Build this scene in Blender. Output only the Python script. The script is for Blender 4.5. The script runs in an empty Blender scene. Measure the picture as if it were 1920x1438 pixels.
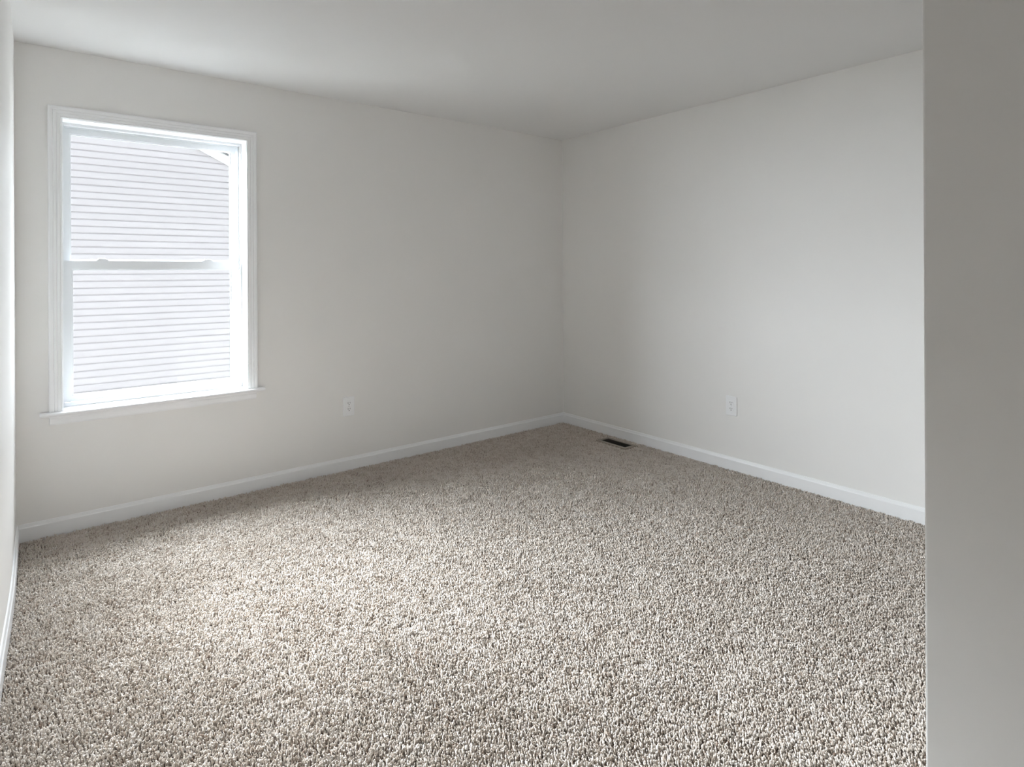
import bpy, bmesh, math, random
import numpy as np
from mathutils import Vector, Matrix

random.seed(7)
RNG = np.random.default_rng(11)
scene = bpy.context.scene
COL = scene.collection

# ------------------------------------------------------------------ camera
CAM = (-3.567, -3.778, 1.311)
cam_data = bpy.data.cameras.new('camera')
cam_data.sensor_width = 36.0
cam_data.lens = 1118.1 / 1920 * 36.0
cam_data.shift_y = -(719 - 507.4) / 1920
cam_data.clip_start = 0.02
camera = bpy.data.objects.new('camera', cam_data)
COL.objects.link(camera)
camera.matrix_world = (Matrix.Translation(CAM) @ Matrix.Rotation(-0.6716, 4, 'Z')
                       @ Matrix.Rotation(math.pi / 2, 4, 'X') @ Matrix.Rotation(-0.0046, 4, 'Z'))
scene.camera = camera

# ------------------------------------------------------------------ exposure
scene.view_settings.view_transform = 'Standard'
scene.view_settings.look = 'None'
scene.view_settings.gamma = 1.0
scene.view_settings.use_curve_mapping = False
scene.view_settings.exposure = 1.16
scene.cycles.use_denoising = True
scene.cycles.max_bounces = 14
scene.cycles.diffuse_bounces = 10
scene.cycles.transparent_max_bounces = 12
scene.cycles.sample_clamp_indirect = 0.0
scene.cycles.caustics_reflective = False
scene.cycles.caustics_refractive = False
scene.cycles.blur_glossy = 1.0

# ------------------------------------------------------------------ sky: overcast, dull to the south, very bright low in the north
SKY_SOUTH, BAND, BAND_EAST, BAND_WEST, HIGH_GLOW, HIGH_GLOW_EAST = 2.2, 182.0, 0.02, 0.34, 15.0, 0.5
world = bpy.data.worlds.new('overcast_sky')
scene.world = world
world.use_nodes = True
wn, wl = world.node_tree.nodes, world.node_tree.links
bg = wn['Background']
tc = wn.new('ShaderNodeTexCoord')
sep = wn.new('ShaderNodeSeparateXYZ')
wl.new(tc.outputs['Generated'], sep.inputs[0])
def sky_range(out, lo, hi, v0, v1):
    r = wn.new('ShaderNodeMapRange'); r.interpolation_type = 'SMOOTHSTEP'
    for k, v in (('From Min', lo), ('From Max', hi), ('To Min', v0), ('To Max', v1)):
        r.inputs[k].default_value = v
    wl.new(out, r.inputs['Value'])
    return r.outputs['Result']
def sky_math(op, a, b):
    m = wn.new('ShaderNodeMath'); m.operation = op
    wl.new(a, m.inputs[0]); wl.new(b, m.inputs[1])
    return m.outputs[0]
X, Y, Z = (sep.outputs[k] for k in 'XYZ')
# bright sky over the neighbour's roof, weaker towards the west end of the side yard
centre = sky_math('MULTIPLY', sky_range(Z, 0.34, 0.42, 0.65, 1.0), sky_range(Z, 0.42, 0.60, 1.0, 0.13))
centre = sky_math('MULTIPLY', centre, sky_range(X, -0.50, -0.12, 0.0, 1.0))
centre = sky_math('MULTIPLY', centre, sky_range(X, 0.0, 0.30, 1.0, BAND_EAST))
west = sky_math('ADD', sky_range(X, -0.50, -0.12, BAND_WEST, 0.0), sky_range(X, -0.97, -0.72, 0.36, 0.0))
west = sky_math('MULTIPLY', west, sky_math('MULTIPLY', sky_range(Z, 0.15, 0.38, 0.56, 1.05), sky_range(Z, 0.45, 0.65, 1.0, 0.12)))
band = sky_math('MULTIPLY', sky_math('ADD', centre, west), sky_range(Y, 0.10, 0.30, 0.0, BAND))
band = sky_math('MULTIPLY', band, sky_range(Y, 0.40, 0.85, 0.3, 1.0))
# added sky glow, high in the north, to light the floor by the window
high_glow = sky_math('MULTIPLY', sky_range(Z, 0.35, 0.80, 0.0, HIGH_GLOW), sky_range(Y, 0.22, 0.45, 0.0, 1.0))
high_glow = sky_math('MULTIPLY', high_glow, sky_range(X, -0.10, 0.40, 1.0, HIGH_GLOW_EAST))
bright = sky_math('ADD', band, high_glow)
wl.new(sky_math('ADD', bright, sky_range(Z, 0.25, 1.0, 0.15, SKY_SOUTH)), bg.inputs['Strength'])
bg.inputs['Color'].default_value = (0.885, 0.935, 1.0, 1)

# window opening as a sampling portal for the sky
portal_data = bpy.data.lights.new('sky_portal', 'AREA')
portal_data.shape = 'RECTANGLE'
portal_data.size, portal_data.size_y = 0.90, 1.52
portal_data.cycles.is_portal = True
portal = bpy.data.objects.new('sky_portal', portal_data)
COL.objects.link(portal)
portal.location = (-3.03, 0.20, 1.354)
portal.rotation_euler = (-math.pi / 2, 0, 0)      # faces into the room

# ------------------------------------------------------------------ materials
def mat(name, color, rough=0.6, spec=0.4, metal=0.0):
    m = bpy.data.materials.new(name)
    m.use_nodes = True
    b = m.node_tree.nodes['Principled BSDF']
    b.inputs['Base Color'].default_value = (*color, 1)
    b.inputs['Roughness'].default_value = rough
    b.inputs['Specular IOR Level'].default_value = spec
    b.inputs['Metallic'].default_value = metal
    return m

def noisy(m, c1, c2, scale, bump=0.0, bump_scale=400.0, dist=0.001):
    nt = m.node_tree; n, l = nt.nodes, nt.links
    b = n['Principled BSDF']
    t = n.new('ShaderNodeTexCoord')
    no = n.new('ShaderNodeTexNoise'); no.inputs['Scale'].default_value = scale; no.inputs['Detail'].default_value = 3
    l.new(t.outputs['Object'], no.inputs['Vector'])
    mx = n.new('ShaderNodeMix'); mx.data_type = 'RGBA'
    mx.inputs['A'].default_value = (*c1, 1); mx.inputs['B'].default_value = (*c2, 1)
    l.new(no.outputs['Fac'], mx.inputs['Factor'])
    l.new(mx.outputs['Result'], b.inputs['Base Color'])
    if bump:
        n2 = n.new('ShaderNodeTexNoise'); n2.inputs['Scale'].default_value = bump_scale; n2.inputs['Detail'].default_value = 2
        l.new(t.outputs['Object'], n2.inputs['Vector'])
        bp = n.new('ShaderNodeBump'); bp.inputs['Strength'].default_value = bump; bp.inputs['Distance'].default_value = dist
        l.new(n2.outputs['Fac'], bp.inputs['Height'])
        l.new(bp.outputs['Normal'], b.inputs['Normal'])
    return m

WALL = (0.805, 0.795, 0.780)
M = {}
M['wall'] = noisy(mat('greige_wall_paint', WALL, 0.55, 0.3), tuple(c * 0.99 for c in WALL), tuple(min(1, c * 1.01) for c in WALL), 3.0, 0.08, 500, 0.0006)
M['ceiling'] = noisy(mat('flat_white_ceiling_paint', (0.78, 0.775, 0.77), 0.9, 0.15), (0.775, 0.77, 0.765), (0.785, 0.78, 0.775), 3.0, 0.08, 400, 0.0006)
M['trim'] = mat('semigloss_white_trim', (0.85, 0.855, 0.865), 0.32, 0.5)
M['vinyl'] = mat('white_vinyl', (0.74, 0.755, 0.77), 0.35, 0.5)
M['plate'] = mat('white_plastic_plate', (0.84, 0.845, 0.855), 0.3, 0.5)
M['slot'] = mat('dark_slot', (0.02, 0.02, 0.02), 0.6, 0.3)
M['screw'] = mat('painted_screw', (0.55, 0.55, 0.54), 0.35, 0.5)
M['vent'] = mat('brown_register_enamel', (0.30, 0.255, 0.205), 0.4, 0.5)
M['vent_fin'] = mat('dark_brown_register_fin', (0.022, 0.017, 0.012), 0.45, 0.4)
M['duct'] = mat('dark_duct', (0.012, 0.010, 0.008), 0.8, 0.2)
M['backing'] = mat('carpet_backing', (0.16, 0.13, 0.11), 0.95, 0.1)
M['siding'] = noisy(mat('white_vinyl_siding', (0.61, 0.58, 0.595), 0.6, 0.2), (0.605, 0.575, 0.59), (0.615, 0.585, 0.60), 1.5)
M['shingle'] = noisy(mat('grey_asphalt_shingle', (0.2, 0.2, 0.2), 0.9, 0.2), (0.13, 0.13, 0.135), (0.27, 0.265, 0.26), 40)
M['bounce_cut'] = noisy(mat('charcoal_bounce_cut', (0.02, 0.02, 0.022), 0.9, 0.1), (0.03, 0.03, 0.032), (0.04, 0.04, 0.042), 12)
M['lawn'] = noisy(mat('pale_gravel', (0.46, 0.45, 0.42), 0.95, 0.1), (0.42, 0.41, 0.38), (0.50, 0.49, 0.46), 3)

# clear pane: thin sheet that lets light straight through with a faint reflection
g = bpy.data.materials.new('clear_window_glass'); g.use_nodes = True
gn, gl = g.node_tree.nodes, g.node_tree.links
gn.clear()
go = gn.new('ShaderNodeOutputMaterial'); gt = gn.new('ShaderNodeBsdfTransparent'); gg = gn.new('ShaderNodeBsdfGlossy')
gt.inputs['Color'].default_value = (0.95, 0.965, 0.96, 1); gg.inputs['Roughness'].default_value = 0.02
gm = gn.new('ShaderNodeMixShader'); gf = gn.new('ShaderNodeFresnel'); gf.inputs['IOR'].default_value = 1.45
ggeo = gn.new('ShaderNodeNewGeometry'); gi = gn.new('ShaderNodeMapRange')       # same reflectance from both faces of the sheet
gi.inputs['To Min'].default_value = 1.45; gi.inputs['To Max'].default_value = 1 / 1.45
gl.new(ggeo.outputs['Backfacing'], gi.inputs['Value']); gl.new(gi.outputs['Result'], gf.inputs['IOR'])
gl.new(gf.outputs['Fac'], gm.inputs['Fac']); gl.new(gt.outputs['BSDF'], gm.inputs[1]); gl.new(gg.outputs['BSDF'], gm.inputs[2])
gl.new(gm.outputs['Shader'], go.inputs['Surface'])
M['glass'] = g

# carpet yarn: colour varies from tuft to tuft (solid-dyed flecks)
c = bpy.data.materials.new('flecked_beige_yarn'); c.use_nodes = True
cn, cl = c.node_tree.nodes, c.node_tree.links
cb = cn['Principled BSDF']; cb.inputs['Roughness'].default_value = 0.85; cb.inputs['Specular IOR Level'].default_value = 0.2
at = cn.new('ShaderNodeAttribute'); at.attribute_name = 'tone'
cr = cn.new('ShaderNodeValToRGB')
e = cr.color_ramp.elements
e[0].position = 0.0; e[0].color = (0.33, 0.25, 0.20, 1)
e[1].position = 1.0; e[1].color = (0.83, 0.78, 0.735, 1)
for p, col in ((0.15, (0.50, 0.42, 0.355, 1)), (0.5, (0.71, 0.64, 0.57, 1)), (0.8, (0.79, 0.725, 0.67, 1))):
    el = e.new(p); el.color = col
cl.new(at.outputs['Fac'], cr.inputs['Fac']); cl.new(cr.outputs['Color'], cb.inputs['Base Color'])
M['yarn'] = c

# ------------------------------------------------------------------ helpers
def tag(o, label=None, cat=None, group=None, kind=None):
    if label: o['label'] = label
    if cat: o['category'] = cat
    if group: o['group'] = group
    if kind: o['kind'] = kind
    return o

def link(name, bm, m, parent=None, smooth=False, loc=None, bevel=0.0, seg=2):
    bmesh.ops.remove_doubles(bm, verts=bm.verts, dist=1e-6)
    bmesh.ops.recalc_face_normals(bm, faces=bm.faces)
    me = bpy.data.meshes.new(name); bm.to_mesh(me); bm.free()
    me.materials.append(m)
    o = bpy.data.objects.new(name, me); COL.objects.link(o)
    if parent: o.parent = parent
    if loc: o.location = loc
    if smooth:
        for p in me.polygons: p.use_smooth = True
    if bevel:
        b = o.modifiers.new('edge', 'BEVEL'); b.width = bevel; b.segments = seg; b.limit_method = 'ANGLE'
        b.angle_limit = math.radians(40)
    return o

def empty(name, loc=(0, 0, 0), rz=0.0):
    o = bpy.data.objects.new(name, None); COL.objects.link(o)
    o.location = loc; o.rotation_euler = (0, 0, rz); o.empty_display_size = 0.05
    return o

def add_box(bm, a, b):
    v = [bm.verts.new((x, y, z)) for x in (a[0], b[0]) for y in (a[1], b[1]) for z in (a[2], b[2])]
    for f in ((0, 1, 3, 2), (4, 6, 7, 5), (0, 4, 5, 1), (2, 3, 7, 6), (0, 2, 6, 4), (1, 5, 7, 3)):
        bm.faces.new([v[i] for i in f])

def box(a, b):
    bm = bmesh.new(); add_box(bm, a, b); return bm

def add_loft(bm, rings, caps=True):
    """rings: lists of points, closed profile; joins neighbouring rings and caps the ends"""
    vs = [[bm.verts.new(p) for p in r] for r in rings]
    n = len(rings[0])
    for a, b in zip(vs, vs[1:]):
        for i in range(n):
            bm.faces.new((a[i], a[(i + 1) % n], b[(i + 1) % n], b[i]))
    if caps:
        bm.faces.new(vs[0][::-1]); bm.faces.new(vs[-1])

def frame_bm(x0, x1, z0, z1, y0, y1, l, r, b, t):
    """rectangular frame in the XZ plane with members l, r, b, t wide"""
    bm = bmesh.new()
    o = [(x0, z0), (x1, z0), (x1, z1), (x0, z1)]
    i = [(x0 + l, z0 + b), (x1 - r, z0 + b), (x1 - r, z1 - t), (x0 + l, z1 - t)]
    for k in range(4):
        n = (k + 1) % 4
        add_loft(bm, [[(o[k][0], y0, o[k][1]), (i[k][0], y0, i[k][1]), (i[k][0], y1, i[k][1]), (o[k][0], y1, o[k][1])],
                      [(o[n][0], y0, o[n][1]), (i[n][0], y0, i[n][1]), (i[n][0], y1, i[n][1]), (o[n][0], y1, o[n][1])]], caps=False)
    return bm

# ------------------------------------------------------------------ room dimensions (metres)
H = 2.44
XL = -3.655                 # left wall plane; right wall x = 0, window wall y = 0
YS = -3.4126                # north face of the closet partition
XP = -2.367                 # west face of the partition
YB = -4.35                  # back of the entry
WX0, WX1, WZ0, WZ1 = -3.470, -2.590, 0.590, 2.094    # window opening
T = 0.20

# ------------------------------------------------------------------ walls, ceiling, floor
bm = bmesh.new()
add_box(bm, (XL - T, 0, -0.3), (WX0, T, H))
add_box(bm, (WX1, 0, -0.3), (T, T, H))
add_box(bm, (WX0, 0, -0.3), (WX1, T, WZ0))
add_box(bm, (WX0, 0, WZ1), (WX1, T, H))
tag(link('wall_back', bm, M['wall']), 'greige painted wall holding the window', kind='structure')
bm = bmesh.new()  # dark slab added out of view to cut light bounced onto the siding
add_box(bm, (XL - T, T, -2.9), (WX0, T + 0.012, H + 0.3))
add_box(bm, (WX1, T, -2.9), (T, T + 0.012, H + 0.3))
add_box(bm, (WX0, T, -2.9), (WX1, T + 0.012, WZ0))
add_box(bm, (WX0, T, WZ1), (WX1, T + 0.012, H + 0.3))
tag(link('wall_bounce_cut', bm, M['bounce_cut']), 'dark unseen slab added over the outer face of the window wall', kind='structure')
tag(link('wall_right', box((0, YB - T, -0.3), (T, 0, H)), M['wall']), 'long greige painted wall at right with one outlet', kind='structure')

def left_x(y):
    """the drywall bows outwards by a couple of centimetres towards the entry"""
    t = min(1.0, max(0.0, (-y - 0.55) / 1.0))
    return -0.020 * t * t * (3 - 2 * t)
ys = [0.0] + [-0.3 - 0.12 * i for i in range(14)] + [YB - T]
bm = bmesh.new()
add_loft(bm, [[(XL + left_x(y), y, -0.3), (XL + left_x(y), y, H), (XL - T, y, H), (XL - T, y, -0.3)] for y in ys])
tag(link('wall_left', bm, M['wall']), 'greige painted wall grazing the left edge', kind='structure')
tag(link('wall_front', box((XL - 0.02, YB - T, -0.3), (XP, YB, H)), M['wall']), 'greige painted wall behind the viewer', kind='structure')
tag(link('wall_partition', box((XP, YB - T, -0.3), (0, YS, H)), M['wall'], bevel=0.004, seg=3),
    'greige closet partition whose corner fills the right edge', kind='structure')
tag(link('ceiling', box((XL - T, YB - T, H), (T, T, H + 0.3)), M['ceiling']), 'plain flat white ceiling', kind='structure')
tag(link('floor', box((XL - T, YB - T, -0.32), (T, T, -0.014)), M['backing']), 'floor under the carpet pile', kind='structure')

# ------------------------------------------------------------------ baseboards
BASE = [(0, -0.014), (0.012, -0.014), (0.012, 0.061), (0.0105, 0.064), (0.0085, 0.066), (0.0055, 0.0785), (0.004, 0.0805), (0, 0.0805)]
def baseboard(name, pts, nrm, label):
    """pts: wall-foot points, nrm: direction into the room"""
    bm = bmesh.new()
    add_loft(bm, [[(p[0] + nrm[0] * d + m[0] * d, p[1] + nrm[1] * d + m[1] * d, z) for d, z in BASE] for p, m in pts])
    return tag(link(name, bm, M['trim']), label, kind='structure')
baseboard('baseboard_back', [((XL, 0), (1, 0)), ((0, 0), (-1, 0))], (0, -1), 'white baseboard below the window wall')
baseboard('baseboard_right', [((0, 0), (0, -1)), ((0, YS), (0, 1))], (-1, 0), 'white baseboard along the right wall')
baseboard('baseboard_left', [((XL + left_x(y), y), (0, -1 if y == 0 else 0)) for y in ys[:-1]] + [((XL + left_x(-9), YB), (0, 1))], (1, 0), 'white baseboard along the left wall')
bm = bmesh.new()
add_loft(bm, [[(XP - d, YB + d, z) for d, z in BASE], [(XP - d, YS + d, z) for d, z in BASE], [(-d, YS + d, z) for d, z in BASE]])
tag(link('baseboard_partition', bm, M['trim']), 'white baseboard round the closet partition', kind='structure')

# ------------------------------------------------------------------ window
win = tag(empty('window_1', ((WX0 + WX1) / 2, 0, 0)), 'white double-hung window with profiled casing in the left corner', kind='structure')
wx = (WX0 + WX1) / 2
def L(bm):                                   # to the window's own coordinates
    bmesh.ops.translate(bm, verts=bm.verts, vec=(-wx, 0, 0)); return bm
# casing: moulded profile (offset outwards from opening, depth into room), mitred at the two top corners
CAS = [(-0.000, 0.0), (0.000, 0.009), (0.004, 0.011), (0.007, 0.009), (0.009, 0.012), (0.020, 0.013), (0.022, 0.011), (0.024, 0.0135),
       (0.034, 0.0155), (0.036, 0.0135), (0.038, 0.0165), (0.050, 0.0185), (0.055, 0.0175), (0.0575, 0.014), (0.0575, 0.0)]
STOOL = 0.613
IX0, IX1, IZ1 = WX0, WX1, WZ1
bm = bmesh.new()
add_loft(bm, [[(IX0 - o, -d, STOOL) for o, d in CAS], [(IX0 - o, -d, IZ1 + o) for o, d in CAS],
              [(IX1 + o, -d, IZ1 + o) for o, d in CAS], [(IX1 + o, -d, STOOL) for o, d in CAS]])
link('casing', L(bm), M['trim'], win)
# jamb lining the opening
link('jamb', L(frame_bm(WX0 - 0.006, WX1 + 0.006, WZ0, WZ1 + 0.006, -0.0005, 0.198, 0.008, 0.008, 0.004, 0.008)), M['trim'], win)
# stool with rounded nose and horns, and its apron
bm = bmesh.new()
SP = [(0.19, STOOL), (-0.036, STOOL - 0.001), (-0.041, STOOL - 0.004), (-0.043, STOOL - 0.0095), (-0.041, STOOL - 0.015), (-0.036, STOOL - 0.018), (0.0, STOOL - 0.019), (0.19, STOOL - 0.019)]
add_loft(bm, [[(WX0 + 0.002, y, z) for y, z in SP], [(WX1 - 0.002, y, z) for y, z in SP]])
for xa, xb in ((-3.563, WX0 + 0.002), (WX1 - 0.002, -2.497)):
    add_loft(bm, [[(xa, min(y, 0.0), z) for y, z in SP[1:7]] + [(xa, 0, STOOL)], [(xb, min(y, 0.0), z) for y, z in SP[1:7]] + [(xb, 0, STOOL)]])
link('stool', L(bm), M['trim'], win, bevel=0.0015)
bm = bmesh.new()
AP = [(0, STOOL - 0.019), (-0.017, STOOL - 0.019), (-0.0175, STOOL - 0.028), (-0.014, STOOL - 0.036), (-0.0125, STOOL - 0.058), (-0.009, STOOL - 0.066), (0, STOOL - 0.068)]
add_loft(bm, [[(-3.527 + (0 if i in (0, 1) else 0.002), y, z) for i, (y, z) in enumerate(AP)], [(-2.539 - (0 if i in (0, 1) else 0.002), y, z) for i, (y, z) in enumerate(AP)]])
link('apron', L(bm), M['trim'], win)
# vinyl master frame with the two balance tracks
bm = frame_bm(WX0 + 0.002, WX1 - 0.002, STOOL, WZ1 - 0.002, 0.098, 0.112, 0.008, 0.008, 0.018, 0.012)
b2 = frame_bm(WX0 + 0.002, WX1 - 0.002, STOOL, WZ1 - 0.002, 0.112, 0.196, 0.004, 0.004, 0.012, 0.010)
b3 = frame_bm(WX0 + 0.002, WX1 - 0.002, STOOL, WZ1 - 0.002, 0.142, 0.1485, 0.011, 0.011, 0.012, 0.016)
b4 = frame_bm(WX0 + 0.002, WX1 - 0.002, STOOL, WZ1 - 0.002, 0.178, 0.196, 0.018, 0.018, 0.022, 0.022)
for b in (b2, b3, b4):
    me = bpy.data.meshes.new('scratch'); b.to_mesh(me); b.free(); bm.from_mesh(me); bpy.data.meshes.remove(me)
link('frame', L(bm), M['vinyl'], win)

SX0, SX1 = -3.462, -2.613
def sash(name, z0, z1, y, l, r, b, t):
    bm = frame_bm(SX0, SX1, z0, z1, y, y + 0.026, l, r, b, t)
    q = frame_bm(SX0 + l - 0.001, SX1 - r + 0.001, z0 + b - 0.001, z1 - t + 0.001, y + 0.006, y + 0.020, 0.006, 0.006, 0.006, 0.006)   # glazing bead
    me = bpy.data.meshes.new('scratch'); q.to_mesh(me); q.free(); bm.from_mesh(me); bpy.data.meshes.remove(me)
    s = link(name, L(bm), M['vinyl'], win, bevel=0.0012)
    link('pane', L(box((SX0 + l - 0.004, y + 0.0115, z0 + b - 0.004), (SX1 - r + 0.004, y + 0.0145, z1 - t + 0.004))), M['glass'], s)
    return s
lower = sash('lower_sash', 0.633, 1.374, 0.114, 0.034, 0.034, 0.030, 0.046)
upper = sash('upper_sash', 1.335, 2.084, 0.150, 0.028, 0.028, 0.042, 0.038)
# sash locks on the meeting rail
for x in (-3.293, -2.775):
    bm = bmesh.new()
    n = 14
    prof = [(-0.030 + 0.060 * i / n, 0.0015 + 0.0095 * (math.sin(math.pi * i / n) ** 0.6)) for i in range(n + 1)]
    add_loft(bm, [[(u, 0.003, h) for u, h in prof] + [(0.030, 0.003, -0.0005), (-0.030, 0.003, -0.0005)],
                  [(u, 0.021, h) for u, h in prof] + [(0.030, 0.021, -0.0005), (-0.030, 0.021, -0.0005)]])
    add_box(bm, (-0.020, 0.006, 0.009), (0.014, 0.014, 0.0145))       # thumb lever
    add_box(bm, (-0.040, 0.004, -0.0005), (0.040, 0.020, 0.002))       # foot plate
    link('lock', bm, M['vinyl'], lower, loc=(x - wx, 0.114, 1.374), bevel=0.001)

# ------------------------------------------------------------------ outlets
def rounded_rect(w, h, r, n=5):
    pts = []
    for cx, cz, a0 in ((w / 2 - r, h / 2 - r, 0), (-w / 2 + r, h / 2 - r, 90), (-w / 2 + r, -h / 2 + r, 180), (w / 2 - r, -h / 2 + r, 270)):
        for i in range(n + 1):
            a = math.radians(a0 + 90 * i / n)
            pts.append((cx + r * math.cos(a), cz + r * math.sin(a)))
    return pts

def outlet(loc, rz, label):
    """front faces local -Y"""
    t = tag(empty('wall_outlet', loc, rz), label, 'outlet', 'duplex outlets on the walls')
    bm = bmesh.new()
    rings = [[(x, -d, z) for x, z in rounded_rect(0.079 - 2 * s, 0.127 - 2 * s, 0.005)] for d, s in ((-0.0, 0), (0.003, 0), (0.0052, 0.0012), (0.0062, 0.0035))]
    add_loft(bm, rings)
    link('cover_plate', bm, M['plate'], t)
    for s in (1, -1):
        zc = 0.0195 * s
        # receptacle face: round with flattened top and bottom
        pts = []
        for i in range(32):
            a = 2 * math.pi * i / 32
            pts.append((0.0172 * math.cos(a), max(-0.0140, min(0.0140, 0.0172 * math.sin(a)))))
        bm = bmesh.new()
        add_loft(bm, [[(x * k, -d, z * k + zc) for x, z in pts] for d, k in ((0.006, 1.0), (0.0078, 1.0), (0.0084, 0.96))])
        f = link('receptacle', bm, M['plate'], t)
        bm = bmesh.new()
        add_box(bm, (-0.0078, -0.0087, zc - 0.001), (-0.0052, -0.0075, zc + 0.0085))
        add_box(bm, (0.0052, -0.0087, zc + 0.000), (0.0078, -0.0075, zc + 0.0078))
        add_loft(bm, [[(0.0030 * math.cos(a), -d, zc - 0.0075 + 0.0032 * math.sin(a)) for a in [2 * math.pi * i / 12 for i in range(12)]] for d in (0.0075, 0.0087)])
        link('slots', bm, M['slot'], f)
    bm = bmesh.new()
    add_loft(bm, [[(0.0033 * k * math.cos(a), -d, 0.0033 * k * math.sin(a)) for a in [2 * math.pi * i / 12 for i in range(12)]] for d, k in ((0.006, 1), (0.0068, 1), (0.0073, 0.7))])
    link('screw', bm, M['screw'], t)
    return t
outlet((-1.9555, 0, 0.416), 0.0, 'white duplex outlet on the window wall, right of the window')
outlet((0, -1.605, 0.416), -math.pi / 2, 'white duplex outlet on the windowless wall, above its baseboard')

# ------------------------------------------------------------------ floor register
VX0, VX1, VY0, VY1 = -0.204, -0.066, -0.872, -0.577
v = tag(empty('floor_register', ((VX0 + VX1) / 2, (VY0 + VY1) / 2, -0.008)), 'brown metal floor register set in the carpet by the baseboard', 'vent')
w, h = VX1 - VX0, VY1 - VY0
bm = bmesh.new()
iw, ih = 0.082, 0.238
o = [(-w / 2, -h / 2), (w / 2, -h / 2), (w / 2, h / 2), (-w / 2, h / 2)]
rings = []
for k in range(4):
    n = (k + 1) % 4
    P = lambda q, s, z: (math.copysign(abs(q[0]) - s, q[0]), math.copysign(abs(q[1]) - s, q[1]), z)
    def ring(q):
        inn = (math.copysign(iw / 2, q[0]), math.copysign(ih / 2, q[1]))
        return [P(q, 0, 0.0), P(q, 0.001, 0.007), P(q, 0.006, 0.0105), (*[inn[0] * 1.04, inn[1] * 1.015], 0.0105), (*inn, 0.009), (*inn, 0.0)]
    add_loft(bm, [ring(o[k]), ring(o[n])], caps=False)
link('rim', bm, M['vent'], v)
bm = bmesh.new()
for i in range(25):
    y = -ih / 2 + ih * (i + 0.5) / 25
    add_box(bm, (-iw / 2, y - 0.0009, 0.001), (iw / 2, y + 0.0009, 0.008))
for x in (-0.014, 0.014):
    add_box(bm, (x - 0.0015, -ih / 2, 0.001), (x + 0.0015, ih / 2, 0.0085))
link('grille', bm, M['vent_fin'], v)
link('damper', box((-iw / 2, -ih / 2, -0.003), (iw / 2, ih / 2, -0.001)), M['duct'], v)

# ------------------------------------------------------------------ carpet pile
def smooth_noise(x, y, cell, seed):
    r = np.random.default_rng(seed)
    g = r.random((64, 64))
    fx, fy = x / cell + 31.0, y / cell + 31.0
    ix, iy = np.floor(fx).astype(int), np.floor(fy).astype(int)
    u, w_ = fx - ix, fy - iy
    u, w_ = u * u * (3 - 2 * u), w_ * w_ * (3 - 2 * w_)
    ix, iy = ix % 64, iy % 64
    jx, jy = (ix + 1) % 64, (iy + 1) % 64
    return (g[ix, iy] * (1 - u) + g[jx, iy] * u) * (1 - w_) + (g[ix, jy] * (1 - u) + g[jx, jy] * u) * w_

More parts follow.
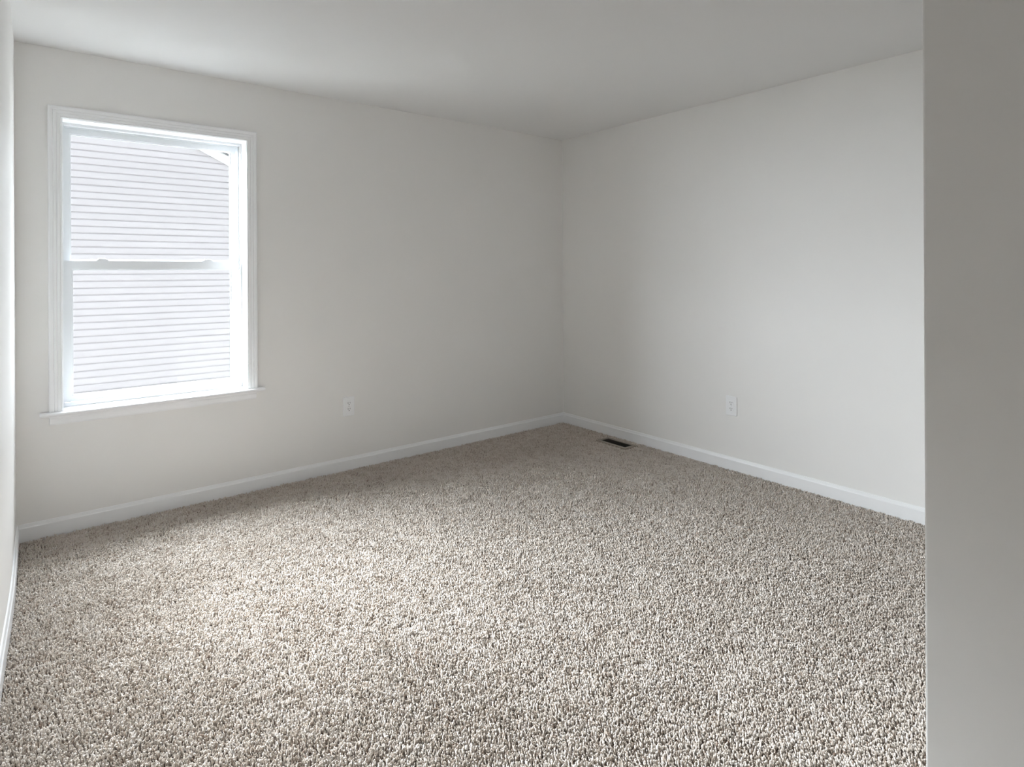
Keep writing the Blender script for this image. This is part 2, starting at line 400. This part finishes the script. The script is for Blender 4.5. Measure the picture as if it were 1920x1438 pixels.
def carpet():
    s = 0.0059
    gx, gy = np.meshgrid(np.arange(XL - 0.01, -0.012, s), np.arange(YB + 0.01, -0.012, s))
    x = gx.ravel() + RNG.uniform(-0.6, 0.6, gx.size) * s
    y = gy.ravel() + RNG.uniform(-0.6, 0.6, gx.size) * s
    keep = (y > YS + 0.014) | (x < XP - 0.014)
    t = np.clip((-y - 0.55) / 1.0, 0, 1)
    keep &= x > XL - 0.020 * t * t * (3 - 2 * t) + 0.0135
    keep &= (x < -0.0135) & (y < -0.0135)
    keep &= ~((x > VX0 - 0.003) & (x < VX1 + 0.003) & (y > VY0 - 0.003) & (y < VY1 + 0.003))
    x, y = x[keep], y[keep]
    n = x.size
    # pile lean: softly brushed patches plus a clumpy scatter
    ang = 2.2 * math.pi * (smooth_noise(x, y, 0.45, 1) * 0.5 + smooth_noise(x, y, 0.10, 2) * 0.5) + RNG.normal(0, 1.6, n)
    clump = smooth_noise(x, y, 0.0080, 3) * 0.6 + smooth_noise(x, y, 0.018, 6) * 0.4
    amp = np.clip(0.0028 + 0.0018 * smooth_noise(x, y, 0.3, 4) + RNG.normal(0, 0.0012, n), 0, 0.006)
    hgt = 0.0130 + 0.0110 * (clump - 0.5) + RNG.normal(0, 0.0022, n)
    rad = 0.0029 + RNG.uniform(-0.0006, 0.0006, n)
    dx, dy = np.cos(ang) * amp, np.sin(ang) * amp
    tone = np.clip(0.55 + RNG.normal(0, 0.20, n) + 0.35 * (smooth_noise(x, y, 0.03, 5) - 0.5), 0, 1)
    rot = RNG.uniform(0, 2 * math.pi, n)
    zb = -0.0145
    V = np.empty((n, 7, 3), np.float32)
    for ring, (fz, fd, fr) in enumerate(((0.0, 0.0, 0.65), (0.78, 0.65, 1.0))):
        for k in range(3):
            a = rot + 2 * math.pi * k / 3 + ring * 0.7
            V[:, ring * 3 + k, 0] = x + dx * fd + np.cos(a) * rad * fr
            V[:, ring * 3 + k, 1] = y + dy * fd + np.sin(a) * rad * fr
            V[:, ring * 3 + k, 2] = zb + hgt * fz
    V[:, 6, 0] = x + dx; V[:, 6, 1] = y + dy; V[:, 6, 2] = zb + hgt
    tri = []
    for k in range(3):
        q = (k + 1) % 3
        tri += [(k, q, 3 + q), (k, 3 + q, 3 + k), (3 + k, 3 + q, 6)]
    F = (np.arange(n, dtype=np.int32)[:, None, None] * 7 + np.array(tri, np.int32)[None]).reshape(-1)
    nf = n * 9
    me = bpy.data.meshes.new('carpet_pile')
    me.vertices.add(n * 7); me.vertices.foreach_set('co', V.reshape(-1))
    me.loops.add(nf * 3); me.loops.foreach_set('vertex_index', F)
    me.polygons.add(nf)
    me.polygons.foreach_set('loop_start', np.arange(0, nf * 3, 3, dtype=np.int32))
    me.polygons.foreach_set('use_smooth', np.ones(nf, bool))
    a = me.attributes.new('tone', 'FLOAT', 'POINT')
    a.data.foreach_set('value', np.repeat(tone, 7).astype(np.float32))
    me.update(calc_edges=False)
    me.materials.append(M['yarn'])
    o = bpy.data.objects.new('carpet_pile', me); COL.objects.link(o)
    tag(o, 'flecked beige frieze carpet pile covering the whole floor', 'carpet', kind='stuff')
carpet()

# ------------------------------------------------------------------ outside: the neighbour's gable end across the side yard
tag(link('ground', box((-40, T + 0.01, -3.3), (40, 40, -2.9)), M['lawn']), 'side yard between the houses', kind='structure')
NY = 7.0
LAP, PH = 0.1014, 3.221
rake_s = 0.487
RX = -3.6                                    # ridge
def rake_z(x): return 3.307 + (abs(-1.531 - RX) - abs(x - RX)) * rake_s
house = tag(empty('neighbor_house', (RX, NY + 4, -2.9)), 'white house with horizontal vinyl siding seen through the window', 'house')
hx0, hx1 = RX - 5.4, RX + 5.4
def W(bm):
    bmesh.ops.translate(bm, verts=bm.verts, vec=(-RX, -NY - 4, 2.9)); return bm
bm = bmesh.new()
z = PH - LAP * math.ceil((PH + 2.9) / LAP)
while z < rake_z(RX):
    z1 = z + LAP
    def span(zz):
        k = (rake_z(RX) - zz) / rake_s
        return max(hx0, RX - max(k, 0.0)), min(hx1, RX + max(k, 0.0))
    a, b = span(z), span(z1)
    # one course: butt edge standing 14 mm proud at the bottom, leaning back to the wall at the top
    # profile of one course: deep butt edge at the bottom, near-vertical face, scooped back under the course above
    prof = [(0.0, 0.0), (0.0, 0.016), (0.076, 0.013), (0.090, 0.004), (LAP, 0.002)]
    rows = []
    for dz, d in prof:
        k = dz / LAP
        rows.append([bm.verts.new((a[i] * (1 - k) + b[i] * k, NY - d, z + dz)) for i in (0, 1)])
    for p, q in zip(rows, rows[1:]):
        bm.faces.new((p[0], p[1], q[1], q[0]))
    z = z1
add_box(bm, (hx0, NY + 0.001, -2.9), (hx1, NY + 8, rake_z(hx0)))
link('siding_wall', W(bm), M['siding'], house)
bm = bmesh.new()                            # gable triangle closing the wall behind the siding
add_loft(bm, [[(hx0, y, rake_z(hx0) - 0.01), (hx1, y, rake_z(hx1) - 0.01), (RX, y, rake_z(RX) - 0.01)] for y in (NY + 0.01, NY + 8)])
link('gable', W(bm), M['siding'], house)
for s in (-1, 1):
    e = RX + s * 5.75
    bm = bmesh.new()
    f = lambda x, d, y: (x, y, rake_z(x) + d)
    add_loft(bm, [[f(RX, 0.0, NY - 0.02), f(RX, 0.16, NY - 0.02), f(RX, 0.16, NY - 0.04), f(RX, 0.0, NY - 0.04)],
                  [f(e, 0.0, NY - 0.02), f(e, 0.16, NY - 0.02), f(e, 0.16, NY - 0.04), f(e, 0.0, NY - 0.04)]])
    link('rake_board', W(bm), M['trim'], house)
    bm = bmesh.new()
    add_loft(bm, [[f(RX, 0.16, NY - 0.06), f(RX, 0.20, NY - 0.06), f(RX, 0.20, NY + 8.1), f(RX, 0.16, NY + 8.1)],
                  [f(e, 0.16, NY - 0.06), f(e, 0.20, NY - 0.06), f(e, 0.20, NY + 8.1), f(e, 0.16, NY + 8.1)]])
    link('roof', W(bm), M['shingle'], house)
